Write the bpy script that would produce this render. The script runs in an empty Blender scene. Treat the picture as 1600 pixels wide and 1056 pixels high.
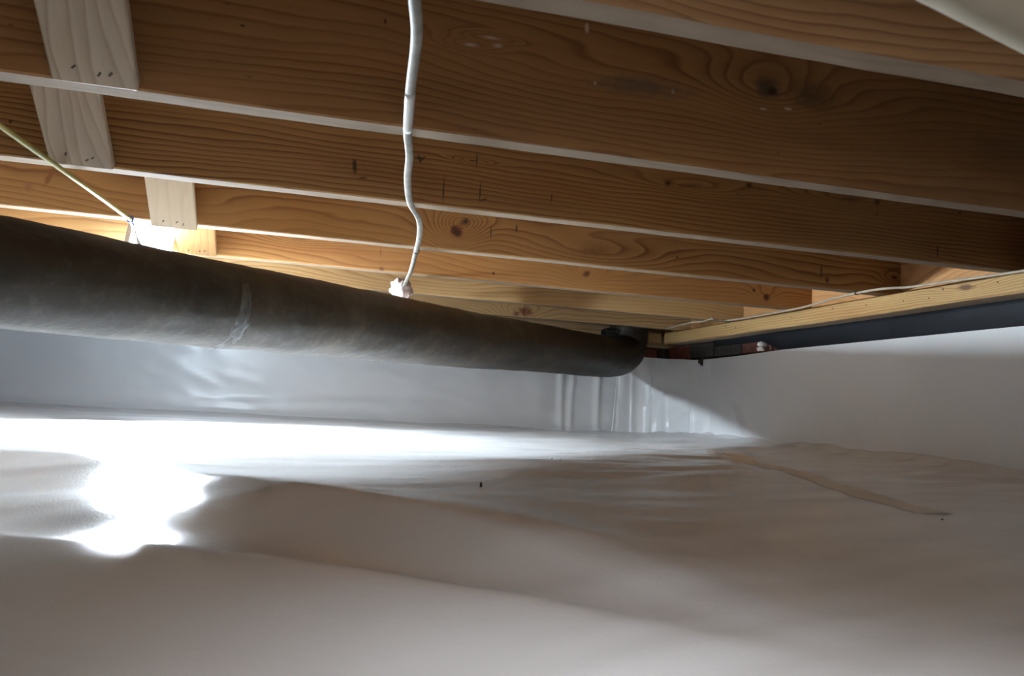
import bpy, math, random
import numpy as np
from mathutils import Vector, noise as mnoise

scn = bpy.context.scene
COL = scn.collection
random.seed(7)
ZC = 0.16                                   # height of the camera above the datum

# ------------------------------------------------------------------ camera, world, light, exposure
YAW, PITCH, ROLL, FPX = 0.2488, 0.0854, 0.0544, 1300.0
_f = np.array([math.sin(YAW)*math.cos(PITCH), math.cos(YAW)*math.cos(PITCH), math.sin(PITCH)])
_r0 = np.array([math.cos(YAW), -math.sin(YAW), 0.0])
_u0 = np.cross(_r0, _f)
CR = _r0*math.cos(ROLL) + _u0*math.sin(ROLL)
CU = -_r0*math.sin(ROLL) + _u0*math.cos(ROLL)
CF = _f
cam = bpy.data.cameras.new('camera')
cam.sensor_width = 36.0
cam.lens = FPX*36.0/1600.0
cam.clip_start = 0.02
cam.dof.use_dof = True
cam.dof.focus_distance = 2.0
cam.dof.aperture_fstop = 12.0
cam_o = bpy.data.objects.new('camera', cam)
COL.objects.link(cam_o)
from mathutils import Matrix
m = Matrix(((CR[0], CU[0], -CF[0], 0), (CR[1], CU[1], -CF[1], 0), (CR[2], CU[2], -CF[2], ZC), (0, 0, 0, 1)))
cam_o.matrix_world = m
scn.camera = cam_o

world = bpy.data.worlds.new('world')
scn.world = world
world.use_nodes = True
bg = world.node_tree.nodes['Background']
bg.inputs['Color'].default_value = (0.75, 0.85, 1.0, 1)
bg.inputs['Strength'].default_value = 0.6

scn.view_settings.view_transform = 'Standard'
scn.view_settings.look = 'None'
scn.view_settings.gamma = 1.0
scn.view_settings.use_curve_mapping = False
scn.view_settings.exposure = 0.18
LAMP_STRENGTH = 3400.0
LAMP_UPPER = 60.0
OPENING_FILL_POWER = 8.5
scn.cycles.use_denoising = True
scn.cycles.max_bounces = 10
scn.cycles.diffuse_bounces = 7
scn.cycles.glossy_bounces = 4
scn.cycles.sample_clamp_indirect = 6.0

# fill light added at the rear wall opening, behind the photographer
hl = bpy.data.lights.new('opening_fill', 'AREA')
hl.shape = 'RECTANGLE'
hl.size, hl.size_y = 1.0, 0.42
hl.energy = OPENING_FILL_POWER
hl.color = (1.0, 0.95, 0.9)
ho = bpy.data.objects.new('opening_fill', hl)
COL.objects.link(ho)
ho.location = (0.3, -1.58, 0.33)
ho.rotation_euler = (math.radians(90), 0, 0)   # shines towards +Y

# added foreground fill light overhead at the photographer, shining forwards and down
wl = bpy.data.lights.new('rear_fill', 'AREA')
wl.shape = 'DISK'; wl.size = 0.24
wl.energy = 1.15
wl.spread = math.radians(84)
wl.color = (0.93, 0.96, 1.0)
wo = bpy.data.objects.new('rear_fill', wl)
COL.objects.link(wo)
wo.location = (0.17, 0.05, 0.47)
wo.rotation_euler = (math.radians(13), 0, math.radians(-8))

# ------------------------------------------------------------------ levels (camera-relative fit + ZC)
H = 0.358 + ZC            # underside of the joists
JH = 0.235                # joist height
JT = 0.038                # joist thickness
JOIST_Y = {-2: -0.157, -1: 0.2565, 0: 0.6629, 1: 1.0596, 2: 1.4639, 3: 1.8779, 4: 2.2757, 5: 2.6893, 6: 3.0991}
JX0, JX1 = -3.0, 1.539
RX = 1.5405               # right-hand liner plane
LINER_TOP = 0.245 + ZC
BACK_Y = 3.35


def ray(x, y):
    return CF + CR*((x-800.0)/FPX) - CU*((y-528.0)/FPX)


def on_y(x, y, Y):
    d = ray(x, y); p = d*(Y/d[1]); return Vector((p[0], p[1], p[2]+ZC))


def on_x(x, y, X):
    d = ray(x, y); p = d*(X/d[0]); return Vector((p[0], p[1], p[2]+ZC))


def on_z(x, y, Z):
    d = ray(x, y); p = d*((Z-ZC)/d[2]); return Vector((p[0], p[1], p[2]+ZC))


# ------------------------------------------------------------------ mesh helpers
class MB:
    def __init__(s):
        s.v, s.f, s.mi = [], [], []

    def add(s, vs, fs, mi=0):
        b = len(s.v)
        s.v += [tuple(v) for v in vs]
        s.f += [tuple(i+b for i in f) for f in fs]
        s.mi += [mi]*len(fs)

    def box(s, lo, hi, bev=0.0, mi=0):
        """axis box with bevelled long edges on every side (chamfered)"""
        lo, hi = Vector(lo), Vector(hi)
        c = (lo+hi)/2; h = (hi-lo)/2
        s.obox(c, (1, 0, 0), (0, 1, 0), (0, 0, 1), h, bev, mi)

    def obox(s, c, ax, ay, az, h, bev=0.0, mi=0):
        c, ax, ay, az = Vector(c), Vector(ax), Vector(ay), Vector(az)
        P = lambda x, y, z: c + ax*x + ay*y + az*z
        if bev <= 0:
            vs = [P(sx*h[0], sy*h[1], sz*h[2]) for sx in (-1, 1) for sy in (-1, 1) for sz in (-1, 1)]
            s.add(vs, [(0, 1, 3, 2), (4, 6, 7, 5), (0, 4, 5, 1), (2, 3, 7, 6), (0, 2, 6, 4), (1, 5, 7, 3)], mi)
            return
        b = min(bev, min(h)*0.49)
        vs, idx = [], {}
        for sx in (-1, 1):
            for sy in (-1, 1):
                for sz in (-1, 1):
                    for a in range(3):
                        hh = [h[0]-b, h[1]-b, h[2]-b]; hh[a] = h[a]
                        idx[(sx, sy, sz, a)] = len(vs)
                        vs.append(P(sx*hh[0], sy*hh[1], sz*hh[2]))
        fs = []
        for a in range(3):
            o = [i for i in range(3) if i != a]
            for sg in (-1, 1):
                q = []
                for u, w in ((-1, -1), (1, -1), (1, 1), (-1, 1)):
                    k = [0, 0, 0]; k[a] = sg; k[o[0]] = u; k[o[1]] = w
                    q.append(idx[(*k, a)])
                fs.append(q)
        for a in range(3):                      # edges along axis a
            o = [i for i in range(3) if i != a]
            for u in (-1, 1):
                for w in (-1, 1):
                    k0 = [0, 0, 0]; k1 = [0, 0, 0]
                    k0[a], k1[a] = -1, 1
                    for k in (k0, k1): k[o[0]] = u; k[o[1]] = w
                    fs.append([idx[(*k0, o[0])], idx[(*k1, o[0])], idx[(*k1, o[1])], idx[(*k0, o[1])]])
        for sx in (-1, 1):
            for sy in (-1, 1):
                for sz in (-1, 1):
                    fs.append([idx[(sx, sy, sz, 0)], idx[(sx, sy, sz, 1)], idx[(sx, sy, sz, 2)]])
        s.add(vs, fs, mi)

    def tube(s, pts, rad, seg=12, caps=True, mi=0, flat=1.0, up=(0, 0, 1)):
        """swept tube; rad number or list; flat squashes it along the local up"""
        pts = [Vector(p) for p in pts]
        n = len(pts)
        if not hasattr(rad, '__len__'): rad = [rad]*n
        vs, fs = [], []
        up = Vector(up)
        for i, p in enumerate(pts):
            t = (pts[min(i+1, n-1)]-pts[max(i-1, 0)]).normalized()
            side = t.cross(up)
            if side.length < 1e-3: side = t.cross(Vector((0, 1, 0)))
            side.normalize(); uu = side.cross(t).normalized()
            for k in range(seg):
                a = 2*math.pi*k/seg
                vs.append(p + side*math.cos(a)*rad[i] + uu*math.sin(a)*rad[i]*flat)
        for i in range(n-1):
            for k in range(seg):
                k2 = (k+1) % seg
                fs.append((i*seg+k, i*seg+k2, (i+1)*seg+k2, (i+1)*seg+k))
        if caps:
            fs.append(tuple(range(seg))[::-1]); fs.append(tuple((n-1)*seg+k for k in range(seg)))
        s.add(vs, fs, mi)

    def grid(s, fn, nu, nv, mi=0, flip=False):
        vs = [fn(i/(nu-1), j/(nv-1)) for i in range(nu) for j in range(nv)]
        fs = []
        for i in range(nu-1):
            for j in range(nv-1):
                q = (i*nv+j, (i+1)*nv+j, (i+1)*nv+j+1, i*nv+j+1)
                fs.append(q[::-1] if flip else q)
        s.add(vs, fs, mi)

    def build(s, name, mats, parent=None, origin=None, smooth=False, fixn=True):
        if not isinstance(mats, (list, tuple)): mats = [mats]
        o0 = Vector(origin) if origin is not None else Vector((0, 0, 0))
        me = bpy.data.meshes.new(name)
        me.from_pydata([tuple(Vector(v)-o0) for v in s.v], [], s.f)
        for mt in mats: me.materials.append(mt)
        me.polygons.foreach_set('material_index', s.mi)
        if fixn:
            import bmesh
            bm = bmesh.new(); bm.from_mesh(me); bmesh.ops.recalc_face_normals(bm, faces=bm.faces); bm.to_mesh(me); bm.free()
        if smooth:
            me.polygons.foreach_set('use_smooth', [True]*len(me.polygons))
        me.update()
        o = bpy.data.objects.new(name, me)
        COL.objects.link(o)
        o.location = o0
        if parent is not None:
            o.parent = parent
            if parent.type == 'EMPTY' or True:
                o.location = o0 - parent_origin(parent)
        return o


def parent_origin(p):
    v = Vector((0, 0, 0))
    while p is not None:
        v += p.location; p = p.parent
    return v


def empty(name, loc):
    o = bpy.data.objects.new(name, None); COL.objects.link(o); o.location = loc
    o.empty_display_size = 0.05
    return o


def tag(o, label=None, cat=None, group=None, kind=None):
    if label: o['label'] = label
    if cat: o['category'] = cat
    if group: o['group'] = group
    if kind: o['kind'] = kind
    return o


def smooth_path(pts, n=8):
    """Catmull-Rom through pts"""
    P = [Vector(p) for p in pts]
    P = [P[0]*2-P[1]] + P + [P[-1]*2-P[-2]]
    out = []
    for i in range(1, len(P)-2):
        for k in range(n):
            t = k/n
            a, b, c, d = P[i-1], P[i], P[i+1], P[i+2]
            out.append(0.5*((2*b)+(c-a)*t+(2*a-5*b+4*c-d)*t*t+(3*b-a-3*c+d)*t**3))
    out.append(P[-2])
    return out


def fbm(x, y, z=0.0, o=3):
    return mnoise.fractal(Vector((x, y, z)), 1.0, 2.0, o)


def sstep(a, b, x):
    t = min(1, max(0, (x-a)/(b-a))); return t*t*(3-2*t)


# ------------------------------------------------------------------ material helpers
def new_mat(name):
    mt = bpy.data.materials.new(name); mt.use_nodes = True
    nt = mt.node_tree
    return mt, nt, nt.nodes['Principled BSDF']


class NT:
    def __init__(s, nt): s.nt = nt

    def node(s, typ, **kw):
        n = s.nt.nodes.new(typ)
        for k, v in kw.items(): setattr(n, k, v)
        return n

    def link(s, a, b): s.nt.links.new(a, b)

    def setin(s, sock, v):
        if hasattr(v, 'is_linked') or isinstance(v, bpy.types.NodeSocket): s.link(v, sock)
        else: sock.default_value = v

    def math(s, op, a, b=0.0, c=0.0, clamp=False):
        n = s.node('ShaderNodeMath', operation=op); n.use_clamp = clamp
        s.setin(n.inputs[0], a); s.setin(n.inputs[1], b); s.setin(n.inputs[2], c)
        return n.outputs[0]

    def ramp(s, fac, stops, interp='LINEAR'):
        n = s.node('ShaderNodeValToRGB'); r = n.color_ramp; r.interpolation = interp
        while len(r.elements) < len(stops): r.elements.new(0.5)
        for e, (p, c) in zip(r.elements, stops):
            e.position = p; e.color = (*c, 1) if len(c) == 3 else c
        s.setin(n.inputs[0], fac)
        return n.outputs[0]

    def mix(s, fac, a, b, blend='MIX'):
        n = s.node('ShaderNodeMix', data_type='RGBA', blend_type=blend)
        s.setin(n.inputs[0], fac)
        for sock, v in ((n.inputs[6], a), (n.inputs[7], b)):
            if isinstance(v, tuple): v = (*v, 1) if len(v) == 3 else v
            s.setin(sock, v)
        return n.outputs[2]

    def noise(s, vec, scale=5, detail=2, rough=0.5, dist=0.0):
        n = s.node('ShaderNodeTexNoise')
        s.setin(n.inputs['Vector'], vec)
        n.inputs['Scale'].default_value = scale; n.inputs['Detail'].default_value = detail
        n.inputs['Roughness'].default_value = rough; n.inputs['Distortion'].default_value = dist
        return n.outputs[0]

    def mapping(s, vec, scale=(1, 1, 1), loc=(0, 0, 0), rot=(0, 0, 0)):
        n = s.node('ShaderNodeMapping')
        s.setin(n.inputs['Vector'], vec)
        for nm, v in (('Scale', scale), ('Location', loc), ('Rotation', rot)): s.setin(n.inputs[nm], v)
        return n.outputs[0]

    def bump(s, height, strength=0.3, dist=0.002, normal=None):
        n = s.node('ShaderNodeBump')
        n.inputs['Strength'].default_value = strength; n.inputs['Distance'].default_value = dist
        s.setin(n.inputs['Height'], height)
        if normal is not None: s.link(normal, n.inputs['Normal'])
        return n.outputs[0]


def wood(name, light, dark, seed=0.0, rings=55.0, dist=1.6, along=0, rough=0.75, stain=0.25, stain_shade_col=(0.06, 0.035, 0.02),
         stain_shade_at=None, spots=(), pale=0.0, contrast=1.0, dots=0.5, spec=0.25):
    """sawn softwood: growth rings running along one local axis, pores, stains, and individually placed knots and marks.
    spots: (u, v, ru, rv, angle, colour, hardness) in local metres, u along the board, v across its tall face"""
    mt, nt, bs = new_mat(name)
    N = NT(nt)
    tc = N.node('ShaderNodeTexCoord').outputs['Object']
    sep = N.node('ShaderNodeSeparateXYZ'); N.link(tc, sep.inputs[0])
    ax = [sep.outputs[0], sep.outputs[1], sep.outputs[2]]
    u = ax[along]
    o = [i for i in range(3) if i != along]
    comb = N.node('ShaderNodeCombineXYZ')
    N.link(u, comb.inputs[0]); N.link(ax[o[0]], comb.inputs[1]); N.link(ax[o[1]], comb.inputs[2])
    vec = N.mapping(comb.outputs[0], loc=(seed*3.7, seed*1.3, seed*2.1))
    big = N.noise(N.mapping(vec, scale=(0.9, 5, 5)), 1.6, 1.5, 0.45)
    wob = N.noise(N.mapping(vec, scale=(5, 14, 14)), 1.6, 2, 0.5)
    v = N.math('ADD', N.math('MULTIPLY', ax[o[1]], rings), N.math('MULTIPLY', ax[o[0]], rings*0.6))
    for (su, sv, ru, rv, ang, colr, hard) in spots:      # growth rings bend round the larger knots
        if ru < 0.012: continue
        du = N.math('SUBTRACT', u, su); dv = N.math('SUBTRACT', ax[o[1]], sv)
        g = N.math('ADD', N.math('POWER', N.math('DIVIDE', du, ru*3.2), 2), N.math('POWER', N.math('DIVIDE', dv, rv*2.6), 2))
        g = N.math('EXPONENT', N.math('MULTIPLY', g, -1.0))
        v = N.math('ADD', v, N.math('MULTIPLY', g, 3.0))
    ph = N.math('ADD', v, N.math('ADD', N.math('MULTIPLY', big, dist*9), N.math('MULTIPLY', wob, 0.9)))
    fr = N.math('FRACT', ph)
    late = N.ramp(fr, [(0.0, (0, 0, 0)), (0.62, (0.35*contrast,)*3), (0.86, (1, 1, 1)), (1.0, (0.1, 0.1, 0.1))])
    fib = N.noise(N.mapping(vec, scale=(4, 130, 130)), 1.0, 3, 0.6)
    tone = N.noise(N.mapping(vec, scale=(1.2, 4, 4)), 1.5, 3, 0.55)
    mid = tuple((a+b)/2 for a, b in zip(light, dark))
    zone = N.ramp(N.noise(N.mapping(vec, scale=(0.7, 9, 9)), 1.7, 2, 0.5), [(0.30, (0.35,)*3), (0.60, (1, 1, 1))])
    late = N.math('MULTIPLY', late, zone)
    c = N.mix(N.math('MULTIPLY', late, 0.85*contrast, clamp=True), N.mix(N.math('MULTIPLY', tone, 0.9), light, mid), dark)
    c = N.mix(N.math('MULTIPLY', N.math('SUBTRACT', fib, 0.35, clamp=True), 0.9), c, N.mix(0.5, c, dark))
    blo = N.ramp(N.noise(N.mapping(vec, scale=(2.2, 7, 7), loc=(5, 2, 9)), 1.5, 4, 0.62), [(0.38, (0, 0, 0)), (0.7, (1, 1, 1))])
    c = N.mix(N.math('MULTIPLY', blo, 0.30), c, tuple(0.55*x+0.45*g for x, g in zip(light, (0.24, 0.15, 0.09))))
    red = N.ramp(N.noise(N.mapping(vec, scale=(1.5, 12, 12), loc=(1, 8, 3)), 1.4, 3, 0.5), [(0.55, (0, 0, 0)), (0.75, (1, 1, 1))])
    c = N.mix(N.math('MULTIPLY', red, 0.35), c, (dark[0]*1.25, dark[1]*1.0, dark[2]*0.9))
    st = N.ramp(N.noise(N.mapping(vec, scale=(1.6, 6, 6)), 1.7, 4, 0.6), [(0.42, (0, 0, 0)), (0.75, (1, 1, 1))])
    if stain_shade_at is not None:                             # stretch darkened by stain and painted-in shade: (from, to) along it
        w = N.node('ShaderNodeMapRange', interpolation_type='SMOOTHSTEP')
        N.link(u, w.inputs[0]); w.inputs[1].default_value, w.inputs[2].default_value = stain_shade_at[0], stain_shade_at[1]
        st = N.math('ADD', N.math('MULTIPLY', st, stain), N.math('MULTIPLY', w.outputs[0], stain_shade_at[2]), clamp=True)
    else:
        st = N.math('MULTIPLY', st, stain)
    c = N.mix(st, c, N.mix(0.6, c, stain_shade_col, 'MIX'))
    if dots > 0:
        vo = N.node('ShaderNodeTexVoronoi'); N.link(N.mapping(vec, scale=(28, 60, 60)), vo.inputs['Vector']); vo.inputs['Scale'].default_value = 1.0
        dt = N.ramp(vo.outputs['Distance'], [(0.05, (1, 1, 1)), (0.12, (0, 0, 0))])
        gate = N.ramp(N.noise(N.mapping(vec, scale=(5, 9, 9)), 1.3, 2), [(0.5, (0, 0, 0)), (0.62, (1, 1, 1))])
        c = N.mix(N.math('MULTIPLY', N.math('MULTIPLY', dt, gate), dots), c, (0.05, 0.028, 0.015))
    if pale > 0:
        pn = N.ramp(N.noise(N.mapping(vec, scale=(3, 25, 25)), 1.5, 4, 0.65), [(0.25, (1, 1, 1)), (0.8, (0.45, 0.45, 0.45))])
        c = N.mix(N.math('MULTIPLY', pn, pale), c, (0.60, 0.50, 0.40))
    wn = N.noise(N.mapping(vec, scale=(60, 90, 90)), 1.0, 2)
    for (su, sv, ru, rv, ang, colr, hard) in spots:
        du = N.math('SUBTRACT', u, su); dv = N.math('SUBTRACT', ax[o[1]], sv)
        ca, sa = math.cos(ang), math.sin(ang)
        p = N.math('ADD', N.math('MULTIPLY', du, ca/ru), N.math('MULTIPLY', dv, sa/ru))
        q = N.math('ADD', N.math('MULTIPLY', du, -sa/rv), N.math('MULTIPLY', dv, ca/rv))
        d = N.math('SQRT', N.math('ADD', N.math('MULTIPLY', p, p), N.math('MULTIPLY', q, q)))
        d = N.math('ADD', d, N.math('MULTIPLY', N.math('SUBTRACT', wn, 0.5), 0.9))
        msk = N.ramp(d, [(max(0.0, hard*0.9), (1, 1, 1)), (1.0, (0, 0, 0))])
        c = N.mix(N.math('MULTIPLY', msk, 0.9), c, colr)
    N.link(c, bs.inputs['Base Color'])
    bs.inputs['Roughness'].default_value = rough
    bs.inputs['Specular IOR Level'].default_value = spec
    hgt = N.math('ADD', N.math('MULTIPLY', fib, 0.7), N.math('MULTIPLY', late, 0.5))
    N.link(N.bump(hgt, 0.25, 0.0012), bs.inputs['Normal'])
    return mt


def plain(name, col, rough=0.6, metal=0.0, var=0.15, scale=30, spec=0.4, bump=0.15, bdist=0.001):
    mt, nt, bs = new_mat(name); N = NT(nt)
    tc = N.node('ShaderNodeTexCoord').outputs['Object']
    n = N.noise(tc, scale, 3, 0.55)
    dk = tuple(c*(1-var*2) for c in col); lt = tuple(min(1, c*(1+var)) for c in col)
    N.link(N.ramp(n, [(0.25, dk), (0.75, lt)]), bs.inputs['Base Color'])
    bs.inputs['Roughness'].default_value = rough; bs.inputs['Metallic'].default_value = metal
    bs.inputs['Specular IOR Level'].default_value = spec
    if bump: N.link(N.bump(n, bump, bdist), bs.inputs['Normal'])
    return mt


def liner(name, col, rough=0.33, weave=0.12, spec=0.5, dusty=0.08):
    """woven-reinforced white polyethylene sheet: fine square scrim, faint dusting"""
    mt, nt, bs = new_mat(name); N = NT(nt)
    tc = N.node('ShaderNodeTexCoord').outputs['Object']
    w1 = N.node('ShaderNodeTexWave', wave_type='BANDS', bands_direction='X'); w1.inputs['Scale'].default_value = 150
    w2 = N.node('ShaderNodeTexWave', wave_type='BANDS', bands_direction='Y'); w2.inputs['Scale'].default_value = 150
    w3 = N.node('ShaderNodeTexWave', wave_type='BANDS', bands_direction='Z'); w3.inputs['Scale'].default_value = 150
    for w in (w1, w2, w3):
        N.link(tc, w.inputs[0]); w.inputs['Distortion'].default_value = 1.2; w.inputs['Detail'].default_value = 1
    wv = N.math('ADD', N.math('ADD', w1.outputs[1], w2.outputs[1]), w3.outputs[1])
    n = N.noise(tc, 3.0, 4, 0.6)
    n2 = N.noise(tc, 420, 2, 0.6)
    c = N.ramp(n, [(0.3, tuple(x*0.93 for x in col)), (0.7, col)])
    dust = N.ramp(N.noise(tc, 90, 3, 0.7), [(0.62, (0, 0, 0)), (0.8, (1, 1, 1))])
    c = N.mix(N.math('MULTIPLY', dust, dusty), c, (0.45, 0.38, 0.30))
    N.link(c, bs.inputs['Base Color'])
    bs.inputs['Roughness'].default_value = rough
    bs.inputs['Specular IOR Level'].default_value = spec
    h = N.math('ADD', N.math('MULTIPLY', wv, 0.10), N.math('MULTIPLY', n2, 1.2))
    b1 = N.bump(h, weave, 0.0012)
    N.link(N.bump(N.noise(tc, 14, 3, 0.5), 0.12, 0.006, b1), bs.inputs['Normal'])
    return mt


def emit(name, col, strength):
    mt, nt, bs = new_mat(name)
    bs.inputs['Base Color'].default_value = (0.9, 0.9, 0.9, 1)
    bs.inputs['Emission Color'].default_value = (*col, 1)
    bs.inputs['Emission Strength'].default_value = strength
    return mt


# ------------------------------------------------------------------ materials
ORANGE, DARKW = (0.50, 0.285, 0.125), (0.25, 0.105, 0.035)
M = {}
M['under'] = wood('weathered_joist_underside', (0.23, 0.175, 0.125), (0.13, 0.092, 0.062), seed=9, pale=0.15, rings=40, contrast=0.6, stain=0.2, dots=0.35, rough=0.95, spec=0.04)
M['bridging'] = wood('pale_bridging_wood', (0.42, 0.325, 0.225), (0.17, 0.105, 0.06), seed=4, along=0, rings=95, dist=1.3, pale=0.22, contrast=1.1, stain=0.3)
M['rim'] = wood('rim_board_wood', (0.58, 0.32, 0.13), (0.30, 0.12, 0.04), seed=6, along=1, rings=60, dist=2.2)
M['subfloor'] = wood('subfloor_plywood', (0.50, 0.36, 0.22), (0.36, 0.22, 0.11), seed=2, rings=14, dist=2.5)
M['liner'] = liner('white_vapor_liner', (0.755, 0.755, 0.765), 0.16, 0.20, dusty=0.03)
M['wall_liner'] = liner('white_wall_liner', (0.75, 0.765, 0.78), 0.30, 0.12, dusty=0.0)
M['tape'] = liner('white_seam_tape', (0.88, 0.85, 0.81), 0.45, 0.05)
M['mortar'] = plain('grey_mortar', (0.34, 0.32, 0.29), 0.9, var=0.2, scale=120, bump=0.5)
M['brick'] = plain('dark_red_brick', (0.20, 0.060, 0.038), 0.88, var=0.3, scale=60, bump=0.6)
M['jacket'] = None
M['black'] = plain('black_membrane', (0.010, 0.011, 0.014), 0.6, var=0.2, scale=12, spec=0.15, bump=0.35, bdist=0.004)
M['cable'] = plain('white_cable_jacket', (0.25, 0.23, 0.195), 0.6, var=0.2, scale=35, spec=0.2)
M['cable_tan'] = plain('dull_cream_cable_jacket', (0.36, 0.30, 0.22), 0.5, var=0.15, scale=40)
M['yellow'] = plain('yellow_cord_jacket', (0.33, 0.28, 0.06), 0.42, var=0.1, scale=40)
M['blue'] = plain('blue_tie_plastic', (0.04, 0.09, 0.40), 0.4)
M['steel'] = plain('dull_steel', (0.30, 0.29, 0.27), 0.5, metal=0.8)
M['nail'] = plain('rusty_nail', (0.06, 0.04, 0.03), 0.7, metal=0.4)
M['white_plastic'] = plain('white_lamp_plastic', (0.86, 0.86, 0.85), 0.4, var=0.02)
M['pipe'] = plain('cream_pipe_plastic', (0.31, 0.275, 0.21), 0.5, var=0.07, scale=14, bump=0.05)
M['foam'] = plain('pink_white_foam', (0.84, 0.70, 0.66), 0.8, var=0.12, scale=50, bump=0.6, bdist=0.004)
M['speck'] = plain('dark_debris', (0.04, 0.03, 0.02), 0.8)
M['panel_light'] = emit('lamp_diffuser', (0.78, 0.90, 1.0), LAMP_STRENGTH)
M['panel_upper'] = emit('lamp_upper_diffuser', (0.85, 0.94, 1.0), LAMP_UPPER)


def jacket():
    mt, nt, bs = new_mat('dark_duct_jacket'); N = NT(nt)
    tc = N.node('ShaderNodeTexCoord').outputs['Object']
    n1 = N.noise(tc, 7, 5, 0.62); n2 = N.noise(tc, 40, 4, 0.65)
    c = N.ramp(n1, [(0.3, (0.012, 0.008, 0.0045)), (0.58, (0.028, 0.020, 0.0115)), (0.75, (0.066, 0.052, 0.036))])
    dust = N.ramp(n2, [(0.5, (0, 0, 0)), (0.8, (1, 1, 1))])
    c = N.mix(N.math('MULTIPLY', dust, 0.25), c, (0.11, 0.10, 0.08))
    N.link(c, bs.inputs['Base Color'])
    bs.inputs['Roughness'].default_value = 0.5
    bs.inputs['Specular IOR Level'].default_value = 0.28
    N.link(N.bump(N.math('ADD', n1, N.math('MULTIPLY', n2, 0.35)), 0.45, 0.008), bs.inputs['Normal'])
    return mt


M['jacket'] = jacket()

# ------------------------------------------------------------------ FLOOR : sheet over uneven ground
def line_dist(p, a, b):
    """signed distance (left of a->b negative towards the camera) and parameter along"""
    ax_, ay_ = b[0]-a[0], b[1]-a[1]
    L = math.hypot(ax_, ay_); ux, uy = ax_/L, ay_/L
    dx, dy = p[0]-a[0], p[1]-a[1]
    return dx*(-uy)+dy*ux, dx*ux+dy*uy, L


def poly_ridge(p, pts):
    """nearest signed distance to a polyline (positive on the far side) and arclength"""
    best = None; acc = 0.0
    for a, b in zip(pts[:-1], pts[1:]):
        s, t, L = line_dist(p, a, b)
        tc = min(max(t, 0), L)
        cx, cy = a[0]+(b[0]-a[0])*tc/L, a[1]+(b[1]-a[1])*tc/L
        d = math.hypot(p[0]-cx, p[1]-cy)
        if best is None or d < best[0]:
            best = (d, s, acc+t)
        acc += L
    return (math.copysign(best[0], best[1]), best[2], acc)


CREST1 = [(-0.75, 1.22), (-0.45, 1.17), (-0.282, 1.165), (-0.108, 1.01), (0.086, 0.79), (0.227, 0.626), (0.34, 0.50)]
CREST2 = [(-0.50, 0.82), (-0.211, 0.723), (-0.115, 0.693), (-0.02, 0.642), (0.107, 0.557), (0.184, 0.519), (0.35, 0.43)]
BASE_K = [(-9, -0.162), (0.0, -0.162), (0.30, -0.157), (0.45, -0.150), (0.62, -0.137), (0.85, -0.114), (1.1, -0.098), (1.5, -0.087), (3.0, -0.078), (9, -0.078)]


def lerp_k(k, x):
    for (a, va), (b, vb) in zip(k[:-1], k[1:]):
        if x <= b:
            t = (x-a)/(b-a); t = t*t*(3-2*t)*0.4+t*0.6
            return va+(vb-va)*t
    return k[-1][1]


def floor_z(X, Y):
    d = X*0.245+Y*0.966
    z = lerp_k(BASE_K, d)
    # ridge one: sharp lip on the far side, long gentle near slope
    s, t, L = poly_ridge((X, Y), CREST1)
    fade = sstep(-0.35, 0.25, t)*(1-sstep(L-0.40, L+0.05, t))
    z += (max(z, -0.097)-z)*sstep(-0.02, 0.05, s)*fade
    h1 = max(0.004, -0.087-z)
    if s > 0: h1 *= 1.0
    if s > 0: r1 = h1*math.exp(-(s/0.09)**2)
    else: r1 = max(0.004, -0.087-z)*math.exp(-abs(s)/0.085)
    z += r1*fade
    s, t, L = poly_ridge((X, Y), CREST2)
    fade = sstep(-0.3, 0.2, t)*(1-sstep(L-0.30, L+0.05, t))
    h2 = min(0.015, max(0.004, -0.114-z))
    if s > 0: r2 = h2*math.exp(-(s/0.035)**2)-0.004*math.exp(-((s-0.09)/0.05)**2)
    else: r2 = h2*math.exp(-(s/0.12)**2)
    z += r2*fade
    # soft folds in the sheet, drawn out across the view, a little stronger towards the corner
    q = -X*0.35+Y*0.94; w = X*0.94+Y*0.35
    z += 0.0022*fbm(w*2.2+1, q*13.0, 6.0, 3)*sstep(0.0, 0.25, X)*(1-sstep(0.7, 1.0, d))
    z += 0.0045*fbm(w*1.3+3, q*5.5, 1.0, 3)*sstep(0.45, 0.95, d)
    z += 0.010*fbm(w*2.0-7, q*4.0, 4.0, 2)*sstep(1.0, 1.8, X+0.35*Y)*sstep(0.5, 1.2, d)
    z += 0.006*abs(fbm(w*2.6, q*9.0, 8.0, 2))*sstep(1.1, 1.5, d)
    # bunched folds at the foot of the corner
    cd = math.hypot(X-1.42, (Y-2.95)*0.8)
    z += 0.030*math.exp(-(cd/0.16)**2)*(0.4+abs(math.sin((X*1.0+Y*0.6)*26)))*0.6
    # turned up along the walls
    e = RX-X
    z += 0.022*math.exp(-max(e, 0)/0.035)
    e = BACK_Y-Y
    z += 0.012*math.exp(-max(e, 0)/0.05)
    return z+ZC


def spaced(lo, hi, f0, fine, n):
    """n values from lo to hi, packed round the range fine"""
    ws = []
    N_ = 400
    xs = [lo+(hi-lo)*i/N_ for i in range(N_+1)]
    dens = [1+f0*(1 if fine[0] <= x <= fine[1] else math.exp(-min(abs(x-fine[0]), abs(x-fine[1]))/0.4)) for x in xs]
    cum = [0.0]
    for i in range(N_): cum.append(cum[-1]+(dens[i]+dens[i+1])/2)
    out = []; j = 0
    for i in range(n):
        tgt = cum[-1]*i/(n-1)
        while j < N_-1 and cum[j+1] < tgt: j += 1
        t = (tgt-cum[j])/(cum[j+1]-cum[j])
        out.append(xs[j]+(xs[j+1]-xs[j])*t)
    return out


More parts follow.
